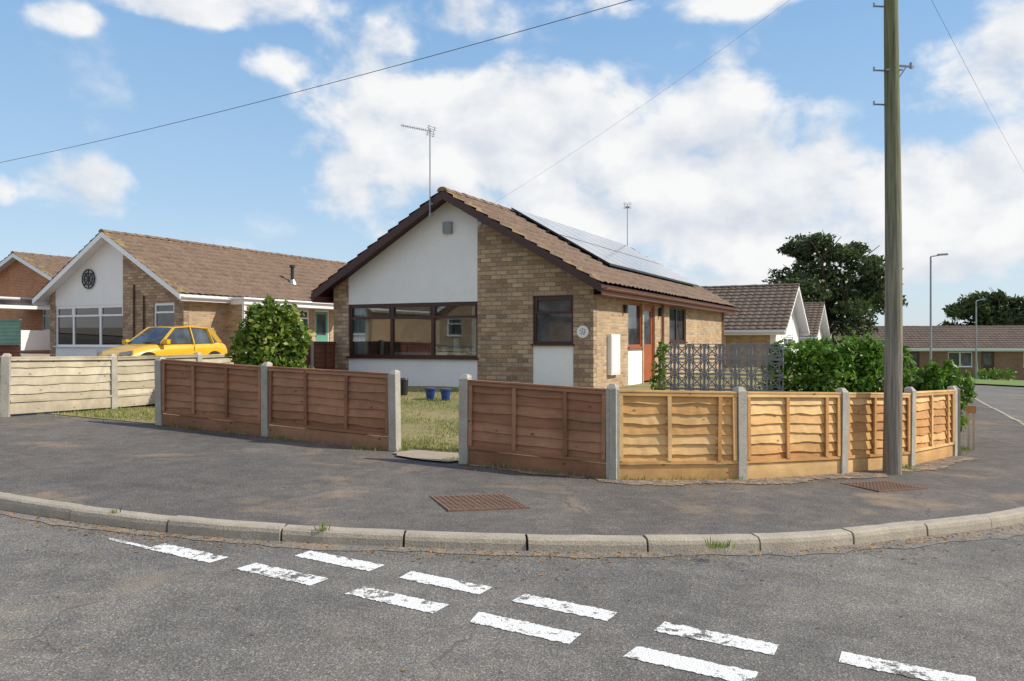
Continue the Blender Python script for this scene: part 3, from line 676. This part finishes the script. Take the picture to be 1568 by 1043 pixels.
# ---------------- screen block wall
e=empty('decorative_block_wall',(2.89,15.6,-.06-1.16-.15),ANG); b=MB(); s=.29
for i in range(8):
    for j in range(4):
        x0=i*s; z0=.15+j*s; cx=x0+s/2; cz=z0+s/2; th=.07
        b.box(x0+.002,x0+s-.002,0,th,z0+.002,z0+.018); b.box(x0+.002,x0+s-.002,0,th,z0+s-.018,z0+s-.002)
        b.box(x0+.002,x0+.018,0,th,z0+.018,z0+s-.018); b.box(x0+s-.018,x0+s-.002,0,th,z0+.018,z0+s-.018)
        for q in range(4):
            sx=(1,1,-1,-1)[q]; sz=(1,-1,1,-1)[q]
            b.beam((cx+sx*.127,th/2,cz+sz*.127),(cx+sx*.0,th/2,cz+sz*.0),.055,.017)
            ox=cx+(0,.145,0,-.145)[q]; oz=cz+(.145,0,-.145,0)[q]
            for k in range(4):
                a0=(180,90,0,-90)[q]+k*45; a1=a0+45
                a0=math.radians(a0);a1=math.radians(a1); r=.082
                b.beam((ox+r*math.cos(a0),th/2,oz+r*math.sin(a0)),(ox+r*math.cos(a1),th/2,oz+r*math.sin(a1)),.053,.015)
b.obj('screen_blocks',M['block'],e); b=MB(); b.box(-.02,8*s+.02,-.01,.10,-.2,.148); b.obj('footing',M['conc'],e)
for nm,x,y in (('blue_plant_pot',-1.62,15.8),('blue_plant_pot',-1.30,15.6)):
    e=empty(nm,(x,y,gz(x,y)+.01)); b=MB(); b.cyl((0,0,0),(0,0,.18),.075,.105,16); b.cyl((0,0,.18),(0,0,.21),.12,.12,16); b.obj('pot',M['blue'],e); b=MB(); b.cyl((0,0,.21),(0,0,.215),.10,.10,16); b.obj('compost',M['soil'],e)
x,y=-2.25,16.6; e=empty('garden_bin',(x,y,gz(x,y))); b=MB(); b.cyl((0,0,0),(0,0,.32),.07,.09); b.cyl((0,0,.32),(0,0,.36),.1,.07); b.obj('body',M['black'],e)
# ---------------- vegetation
def branchy(parent,base,h,r,n=6,spread=.8):
    b=MB(); base=Vector(base); b.cyl(base,base+Vector((0,0,h)),r,r*.6,10)
    for i in range(n):
        a=i*2.4; s=base+Vector((0,0,h*(.5+.5*i/n))); q=s+Vector((math.cos(a)*spread,math.sin(a)*spread,spread*random.uniform(.7,1.4))); b.cyl(s,q,r*.45,r*.15,8)
        for k in range(2):
            c=a+random.uniform(-1,1); b.cyl(q,q+Vector((math.cos(c),math.sin(c),.8))*spread*.6,r*.15,r*.05,6)
    b.obj('trunk_and_branches',M['bark'],parent)
x,y=-4.40,14.5; z=gz(x,y); e=empty('leafy_bush',(x,y,z)); branchy(e,(0,0,0),.8,.04,6,.35)
cl=[(0,0,.95,.55,.5,.8,2300),(-.42,0,1.1,.28,.28,.5,900),(.40,.05,1.2,.30,.28,.5,900),(.05,0,1.6,.33,.32,.36,800),(-.28,0,1.66,.17,.2,.25,220),(.33,0,1.66,.16,.2,.24,220),(.0,0,1.9,.10,.1,.15,60),(-.25,-.1,.5,.5,.4,.5,900),(.35,-.1,.5,.45,.35,.45,700)]
leafcloud('leaves',cl,M['leaf'],.066,e)
def hedge(name,segs,mat,size=.05):
    x0,y0=segs[0][0],segs[0][1]; z=gz(x0,y0); e=empty(name,(x0,y0,z)); cl=[]
    for (x,y,w,h,n) in segs:
        cl.append((x-x0,y-y0,h*.48,w,w*.8,h*.52,n))
        for k in range(9): cl.append((x-x0+random.uniform(-w,w)*.85,y-y0+random.uniform(-.3,.3),h*random.uniform(.66,.96),w*random.uniform(.14,.3),w*.25,h*random.uniform(.08,.18),int(n*.05)))
    leafcloud('leaves',cl,mat,size,e); branchy(e,(0,0,0),.6,.04,6,.4); return e
hedge('garden_hedge',[(5.3,14.9,.6,1.38,2100),(5.95,14.6,.65,1.45,2500),(6.6,14.5,.55,1.40,2200)],M['hedgeleaf'],.062)
hedge('garden_hedge',[(6.95,13.7,.42,1.27,1600),(7.35,13.6,.42,1.30,1800)],M['hedgeleaf'],.062)
x,y=2.75,14.9; e=empty('small_shrub',(x,y,gz(x,y))); leafcloud('leaves',[(0,0,.45,.16,.15,.5,260),(.05,0,.95,.1,.1,.2,80)],M['leaf'],.05,e); b=MB(); b.cyl((0,0,0),(0,0,.9),.012); b.obj('stem',M['bark'],e)
def tree(name,x,y,H,Wd,n=14000,size=.2,trunk=.35,mat='oak'):
    z=plane(min(60,x)); e=empty(name,(x,y,z)); branchy(e,(0,0,0),H*.5,trunk,9,Wd*.28); cl=[]
    m=52
    for i in range(m):
        a=random.uniform(0,6.28); rr=math.sqrt(random.random()); t=random.random()
        hh=H*(.30+.60*t); prof=math.sqrt(max(.05,1-((t-.38)/.70)**2))
        r=Wd*.5*prof*rr*.86; s=Wd*random.uniform(.06,.14)
        cl.append((r*math.cos(a),r*math.sin(a),hh,s*1.25,s*1.25,s*.7,n//m))
    cl.append((0,0,H*.54,Wd*.28,Wd*.28,H*.22,n//10))
    leafcloud('crown_leaves',cl,M[mat],size,e); return e
tree('oak_tree',21.3,54,9.9,9.2,23000,.17)
tree('background_tree',56,92,9.5,11,8000,.34); tree('background_tree',64,93,9.0,12,8000,.34); tree('background_tree',72,96,10,12,5000,.36)
cl=[]
for i in range(150):
    a=math.radians(random.uniform(-50,60)); d=random.uniform(125,170); x=d*math.sin(a); y=d*math.cos(a); h=random.uniform(3,5.5)
    if -34<math.degrees(a)<70: cl.append((x,y,plane(max(-45,min(60,x)))+h*.45,random.uniform(3,6),3,h*.6,120))
leafcloud('distant_tree_line',cl,M['oak'],.6)
cl=[(17+i*1.6,50+i*.5,plane(20)+.9,1.1,.8,1.0,400) for i in range(5)]
leafcloud('distant_hedge',cl,M['hedgeleaf'],.12)
cl=[(33.3+i*.9,56.4,plane(34)+.35,.55,.5,.45,200) for i in range(3)]
leafcloud('low_hedge',cl,M['hedgeleaf'],.1)
def blades(name,pts,hmin,hmax,mat,w=.006):
    V=[];Fc=[]
    for (x,y,z) in pts:
        a=random.uniform(0,6.28); h=random.uniform(hmin,hmax); lx,ly=random.uniform(-.6,.6)*h,random.uniform(-.6,.6)*h; dx,dy=math.cos(a)*w,math.sin(a)*w
        n=len(V); V+=[(x-dx,y-dy,z),(x+dx,y+dy,z),(x+lx*.4+dx*.7,y+ly*.4+dy*.7,z+h*.6),(x+lx*.4-dx*.7,y+ly*.4-dy*.7,z+h*.6),(x+lx,y+ly,z+h)]
        Fc+=[(n,n+1,n+2,n+3),(n+3,n+2,n+4)]
    mobj(name,V,Fc,mat)
pts=[]
while len(pts)<23000:
    a=random.uniform(-12.3,-3.0) ; b0=bf(a); b_=b0+.1+random.random()**1.3*6.5; 
    if -5.9<a<-4.65 and b_<8.6: continue
    x,y=xy(a,b_)
    if math.sin(x*2.3+y)*math.sin(y*1.9-x*.7)+random.uniform(-.7,.7)<-.1: continue
    pts.append((x,y,gz(x,y)))
blades('lawn_grass',pts,.02,.06,M['blade'],.006)
pts=[]
def tuft(px,py,n,r,off=0):
    x,y=pxg(px,py,off)
    for _ in range(n): pts.append((x+random.gauss(0,r),y+random.gauss(0,r*.6),plane(x)-off))
for px,py,n,r in [(495,811,24,.02),(1100,838,60,.05),(912,729,90,.06),(1468,688,200,.10),(1460,694,120,.07),(618,690,120,.09),(176,785,12,.02),(1385,717,60,.05),(300,656,50,.1),(430,671,40,.08),(560,688,60,.12),(760,714,40,.12),(700,706,110,.10),(100,634,160,.5),(200,640,200,.5),(150,628,200,.5)]: tuft(px,py,n,r)
for k in range(260):
    i=random.randrange(2,5); A=FPt[i] if i!=2 else FPt[0]; B=FPt[i+1] if i!=2 else FPt[2]
    t=random.random(); x=A[0]+(B[0]-A[0])*t; y=A[1]+(B[1]-A[1])*t-.06-abs(random.gauss(0,.03)); 
    if not(-1.4<x<-.6): pts.append((x,y,plane(x)))
blades('weeds',pts,.02,.075,M['weed'],.005)
V=[];Fc=[]
def deb(x,y,z,s):
    a=random.uniform(0,6.28); n=len(V); l=s*random.uniform(.5,1.5); w=s*.4
    for u,v,h in ((-l,0,.002),(0,-w,.006+s*.2*random.random()),(l,0,.002),(0,w,.006+s*.3*random.random())):
        V.append((x+u*math.cos(a)-v*math.sin(a),y+u*math.sin(a)+v*math.cos(a),z+h))
    Fc.append((n,n+1,n+2,n+3))
ks=[i for i in range(len(Kr)) if -6<Kr[i].x<6 and Kr[i].y<10]
for _ in range(4800):
    i=random.choice(ks); p=Kr[i]; n=knorm(i); dens=.5+.5*math.sin(p.x*2.1+1)
    if random.random()>dens*.8+.2: continue
    o=abs(random.gauss(0,.12)) if random.random()<.85 else abs(random.gauss(0,.5))
    q=p-n*(o+.01); deb(q.x+random.uniform(-.08,.08),q.y,plane(q.x)-.10,random.uniform(.006,.020))
for _ in range(1600):
    i=random.randrange(3,8); A=FPt[i];B=FPt[i+1]; t=random.random(); x=A[0]+(B[0]-A[0])*t; y=A[1]+(B[1]-A[1])*t-.08-abs(random.gauss(0,.2)); deb(x,y,plane(x),random.uniform(.006,.016))
for _ in range(600):
    A=FPt[0];B=FPt[2]; t=random.random(); x=A[0]+(B[0]-A[0])*t; y=A[1]+(B[1]-A[1])*t-.08-abs(random.gauss(0,.15)); deb(x,y,plane(x),random.uniform(.006,.016))
for _ in range(450): 
    x=random.uniform(-5,7); y=random.uniform(3.4,9)
    if y<5.8: deb(x,y,plane(x)-.1,random.uniform(.006,.016))
    elif y>6.6 and y<8 and x<4: deb(x,y,plane(x),random.uniform(.006,.018))
mobj('fallen_leaves',V,Fc,M['debris'])
def dirtstrip(name,path,wf,off,mat):
    VV=[];FF=[]
    for (a,nn) in path:
        w=wf(a); c=a+nn*w
        VV+=[(a.x,a.y,plane(a.x)+off),(c.x,c.y,plane(c.x)+off)]
    for i in range(len(path)-1): FF.append((2*i,2*i+1,2*i+3,2*i+2))
    mobj(name,VV,FF,mat)
def speck(name,c1,c2,thr,bs):
    m,nt,b=newmat(name); v=oc(nt); f=noise(nt,v,60,2); n=noise(nt,v,7,5,.8)
    col=mixc(nt,n,c1,c2); col=mixc(nt,1,col,ramp(nt,f,[(.3,(.6,.6,.6)),(.7,(1.3,1.3,1.3))]),'MULTIPLY')
    mr=nd(nt,'ShaderNodeMapRange'); nt.links.new(n,mr.inputs[0]); mr.inputs[1].default_value=thr; mr.inputs[2].default_value=thr+.1
    base=ramp(nt,f,[(.3,tuple(x*.6 for x in bs)),(.5,bs),(.72,tuple(x*1.5 for x in bs))])
    nt.links.new(mixc(nt,mr.outputs[0],base,col),b.inputs['Base Color']); b.inputs['Roughness'].default_value=1; bump(nt,b,f,.7,.01); return m
path=[]
for k in range(3,8):
    A=Vector((*FPt[k],0));B=Vector((*FPt[k+1],0)); n=24
    for i in range(n+1 if k==7 else n):
        t=i/n; p=A.lerp(B,t); d=(B-A).normalized(); nn=Vector((d.y,-d.x,0)); path.append((p-nn*.03,nn))
dirtstrip('sandy_soil',path,lambda p:.10+.12*(math.sin(p.x*5)*.5+.5)+random.uniform(0,.10)+(.16 if p.x>1 else 0),.004,speck('sandy_soil',(.44,.30,.18),(.24,.175,.115),.47,(.125,.115,.105)))
path=[(Kr[i]+knorm(i)*.01,-knorm(i)) for i in range(len(Kr)) if -8<Kr[i].x<9 and Kr[i].y<13]
dirtstrip('gutter_dirt',path,lambda p:.07+.07*(math.sin(p.x*3.3)*.5+.5)+random.uniform(0,.07)+(.12 if p.x>3 else 0),-.0955,speck('gutter_dirt',(.34,.26,.18),(.22,.16,.11),.48,(.155,.148,.14)))
# ---------------- car
def car():
    cx,cy=-10.69,24.5; e=empty('yellow_hatchback_car',(cx,cy,plane(cx)+.055),ANG)
    st=[(-1.93,.50,.50,.46,.30),(-1.88,.66,.60,.54,.24),(-1.74,.76,.71,.63,.20),(-1.4,.81,.82,.73,.18),(-1.0,.83,.91,.82,.18),(-.6,.835,.95,.87,.18),(0,.84,.95,.90,.18),(.8,.84,.96,.92,.18),(1.4,.83,.97,.94,.18),(1.72,.79,.95,.92,.2),(1.86,.72,.86,.82,.24),(1.92,.60,.6,.56,.3)]
    V=[]
    for (y,w,t,bz,bo) in st:
        h=[(0,t),(w*.55,t-.008),(w*.86,bz+.03),(w*.97,bz-.08),(w,bz-.25 if bz>.6 else (bz+bo)/2),(w*.97,bo+.06),(w*.85,bo)]
        ring=h+[(-x,z) for x,z in reversed(h[1:])]
        V+=[(x,y,z) for x,z in ring]
    m=13; Fc=[]
    for k in range(len(st)-1):
        for i in range(m): Fc.append((k*m+i,k*m+(i+1)%m,(k+1)*m+(i+1)%m,(k+1)*m+i))
    Fc+=[tuple(range(m)),tuple((len(st)-1)*m+i for i in range(m-1,-1,-1))]
    mobj('body',V,Fc,M['yellow'],e,smooth=True,sub=2)
    base=[(0,-1.02),(.45,-.97),(.74,-.72),(.775,.3),(.765,1.2),(.68,1.62),(.35,1.74),(0,1.76)]
    roof=[(0,-.28),(.36,-.25),(.55,-.12),(.59,.35),(.57,1.1),(.52,1.28),(.3,1.36),(0,1.38)]
    rzv=[1.40,1.395,1.385,1.425,1.39,1.36,1.36,1.36]
    full=lambda L:L+[(-x,y) for x,y in reversed(L[1:-1])]
    B=full(base);Rf=full(roof); RZ=rzv+list(reversed(rzv[1:-1])); nn=len(B)
    V=[(x,y,.90) for x,y in B]+[(x,y,z) for (x,y),z in zip(Rf,RZ)]
    Fc=[(i,(i+1)%nn,nn+(i+1)%nn,nn+i) for i in range(nn)]
    mobj('window_glass',V,Fc,M['dglass'],e,smooth=False)
    V=[(x*1.03,.4+(y-.4)*1.02,z-.03) for (x,y),z in zip(Rf,RZ)]+[(x*1.01,.4+(y-.4)*1.01,z+.012) for (x,y),z in zip(Rf,RZ)]+[(x*.6,.45+(y-.45)*.7,z+.05) for (x,y),z in zip(Rf,RZ)]
    Fc=[(r*nn+i,r*nn+(i+1)%nn,(r+1)*nn+(i+1)%nn,(r+1)*nn+i) for r in range(2) for i in range(nn)]+[tuple(2*nn+i for i in range(nn))]
    mobj('roof',V,Fc,M['yellow'],e,smooth=True,sub=1)
    b=MB(); 
    for s in (-1,1):
        b.beam((s*.75,-.74,.90),(s*.565,-.13,1.39),.06,.05); b.beam((s*.795,.42,.90),(s*.60,.42,1.40),.03,.07)
        b.beam((s*.775,1.16,.90),(s*.585,1.08,1.38),.04,.12); b.beam((s*.72,1.52,.92),(s*.54,1.25,1.36),.08,.14)
        b.beam((s*.56,-.15,1.39),(s*.605,.4,1.43),.05,.04); b.beam((s*.605,.4,1.43),(s*.58,1.12,1.39),.05,.04)
    b.obj('pillars',M['yellow'],e)
    b=MB()
    for s in (-1,1):
        b.box(s*.90-.09,s*.90+.09,-.72,-.60,.90,1.03); b.beam((s*.78,-.64,.92),(s*.86,-.66,.94),.04)
    b.obj('door_mirrors',M['yellow'],e)
    b=MB()
    for s in (-1,1):
        b.box(s*.842-.004,s*.842+.004,-.55,1.5,.50,.55); b.beam((s*.79,.42,.3),(s*.846,.42,.88),.01,.012); b.beam((s*.4-.1,-.99,.935),(s*.4+.25,-.85,.955),.02)
        b.cyl((s*.80,-1.22,.31),(s*.847,-1.22,.31),.36,.36,28); b.cyl((s*.80,1.2,.31),(s*.847,1.2,.31),.36,.36,28)
    b.box(-.45,.45,-1.945,-1.9,.30,.42); b.obj('trim_and_wheel_arches',M['black'],e)
    b=MB(); h=MB()
    for s in (-1,1):
        for y in (-1.22,1.2):
            b.cyl((s*.66,y,.29),(s*.855,y,.29),.29,.285,28); h.cyl((s*.85,y,.29),(s*.862,y,.29),.19,.18,20)
    b.obj('tyres',M['black'],e); 
    for s in (-1,1): h.beam((s*.45,-1.86,.60),(s*.72,-1.66,.66),.14,.11)
    h.obj('wheel_trims_and_headlights',M['metal'],e)
    b=MB(); b.box(-.26,.26,-1.955,-1.93,.44,.54); b.obj('number_plate',M['upvc'],e)
car()
# ---------------- world
w=bpy.data.worlds.new('World'); S.world=w; w.use_nodes=True; nt=w.node_tree; bg=nt.nodes['Background']
EL=math.radians(40); sx,sy=.995,-.08
sky=nd(nt,'ShaderNodeTexSky'); sky.sky_type='NISHITA'; sky.sun_disc=False; sky.sun_elevation=EL; sky.sun_rotation=math.atan2(sx,sy); sky.air_density=1.0; sky.dust_density=1.0; sky.ozone_density=1.3
STR=.15
g=nt.nodes.new('ShaderNodeTexCoord').outputs['Generated']; sp_=nd(nt,'ShaderNodeSeparateXYZ'); nt.links.new(g,sp_.inputs[0])
az=mth(nt,'ARCTAN2',sp_.outputs[0],sp_.outputs[1]); el=mth(nt,'ARCSINE',sp_.outputs[2])
blobs=[(720,165,240,60,1),(970,170,170,70,1.05),(860,235,320,90,1.2),(920,320,330,75,1.05),(1150,320,190,95,1.1),(1180,240,110,50,.65),(1400,290,190,60,1.05),(1540,290,160,85,1.15),(1460,385,230,40,.9),(1120,425,120,26,.8),(430,100,55,28,.8),(570,80,100,40,.75),(700,30,80,34,.8),(330,0,190,30,.85),(120,290,80,46,.95),(530,280,70,46,.85),(470,222,46,26,.65),(1510,100,110,66,.8),(1570,30,90,44,.7),(1000,95,66,34,.7),(1130,100,76,34,.55),(1050,0,190,28,.7),(100,22,50,24,.7),(0,290,30,22,.8)]
tot=None
for cx,cy,rx,ry,wt in blobs:
    A=math.atan((cx-784)/FP); E=math.atan((521-cy)/FP*math.cos(A)); ra=rx/FP*math.cos(A)**2*1.5; re=ry/FP*math.cos(A)*1.6
    a=mth(nt,'MULTIPLY_ADD',az,1/ra,-A/ra); b_=mth(nt,'MULTIPLY_ADD',el,1/re,-E/re)
    d=mth(nt,'MULTIPLY_ADD',a,a,mth(nt,'MULTIPLY',b_,b_)); m_=mth(nt,'MULTIPLY',mth(nt,'SUBTRACT',1,d,clamp=True),wt)
    tot=m_ if tot is None else mth(nt,'SMOOTH_MAX',tot,m_,.2)
mpg=nd(nt,'ShaderNodeMapping'); nt.links.new(g,mpg.inputs[0]); mpg.inputs['Scale'].default_value=(1,1,1.4)
nz2=noise(nt,mpg.outputs[0],3.2,2,.5); beh=mth(nt,'GREATER_THAN',mth(nt,'ABSOLUTE',az),1.0)
tot=mth(nt,'MAXIMUM',tot,mth(nt,'MULTIPLY',beh,mth(nt,'MULTIPLY',mth(nt,'SUBTRACT',nz2,.38,clamp=True),6),clamp=True))
nz=noise(nt,mpg.outputs[0],10,7,.54,.15)
dn=mth(nt,'ADD',mth(nt,'MULTIPLY',tot,.72),mth(nt,'ADD',mth(nt,'MULTIPLY',mth(nt,'SUBTRACT',nz,.5),1.9),mth(nt,'MULTIPLY',mth(nt,'SUBTRACT',nz2,.5),.2)))
mr=nd(nt,'ShaderNodeMapRange'); mr.interpolation_type='SMOOTHSTEP'; nt.links.new(dn,mr.inputs[0]); mr.inputs[1].default_value=.18; mr.inputs[2].default_value=.62
dens=mth(nt,'MULTIPLY',mr.outputs[0],mth(nt,'MULTIPLY',tot,3,clamp=True))
mo=nd(nt,'ShaderNodeMapping'); nt.links.new(g,mo.inputs[0]); mo.inputs['Scale'].default_value=(1,1,1.4); mo.inputs['Location'].default_value=(.015,0,.05)
nz3=noise(nt,mo.outputs[0],10,4,.5,.15); sh=mth(nt,'ADD',mth(nt,'MULTIPLY',mth(nt,'SUBTRACT',nz,nz3),2.2),.70,clamp=True)
ccol=mixc(nt,sh,(.60,.66,.76),(.97,.965,.96))
skyc=nd(nt,'ShaderNodeVectorMath'); skyc.operation='SCALE'; nt.links.new(sky.outputs[0],skyc.inputs[0]); skyc.inputs['Scale'].default_value=STR
up=mth(nt,'ABSOLUTE',sp_.outputs[2])
hazecol=ramp(nt,up,[(0,(.68,.80,.90)),(.16,(.44,.66,.90)),(.42,(.23,.47,.82)),(1,(.10,.26,.6))])
base=mixc(nt,.72,skyc.outputs[0],hazecol)
fin=mixc(nt,mth(nt,'MULTIPLY',dens,.96),base,ccol)
nt.links.new(fin,bg.inputs[0]); bg.inputs[1].default_value=1
sun=bpy.data.lights.new('sun','SUN'); sun.energy=4.9; sun.angle=math.radians(.5); sun.color=(1,.92,.79)
so=bpy.data.objects.new('sun',sun); S.collection.objects.link(so); v=Vector((sx*math.cos(EL),sy*math.cos(EL),math.sin(EL))); so.rotation_euler=v.to_track_quat('Z','Y').to_euler()
S.view_settings.view_transform='Standard'; S.view_settings.look='None'; S.view_settings.exposure=0
cam=bpy.data.cameras.new('camera'); cam.lens=36*FP/1568; cam.sensor_width=36; cam.clip_end=5000; co=bpy.data.objects.new('camera',cam); S.collection.objects.link(co)
co.location=(0,0,0); co.rotation_euler=(math.radians(90),0,0); S.camera=co
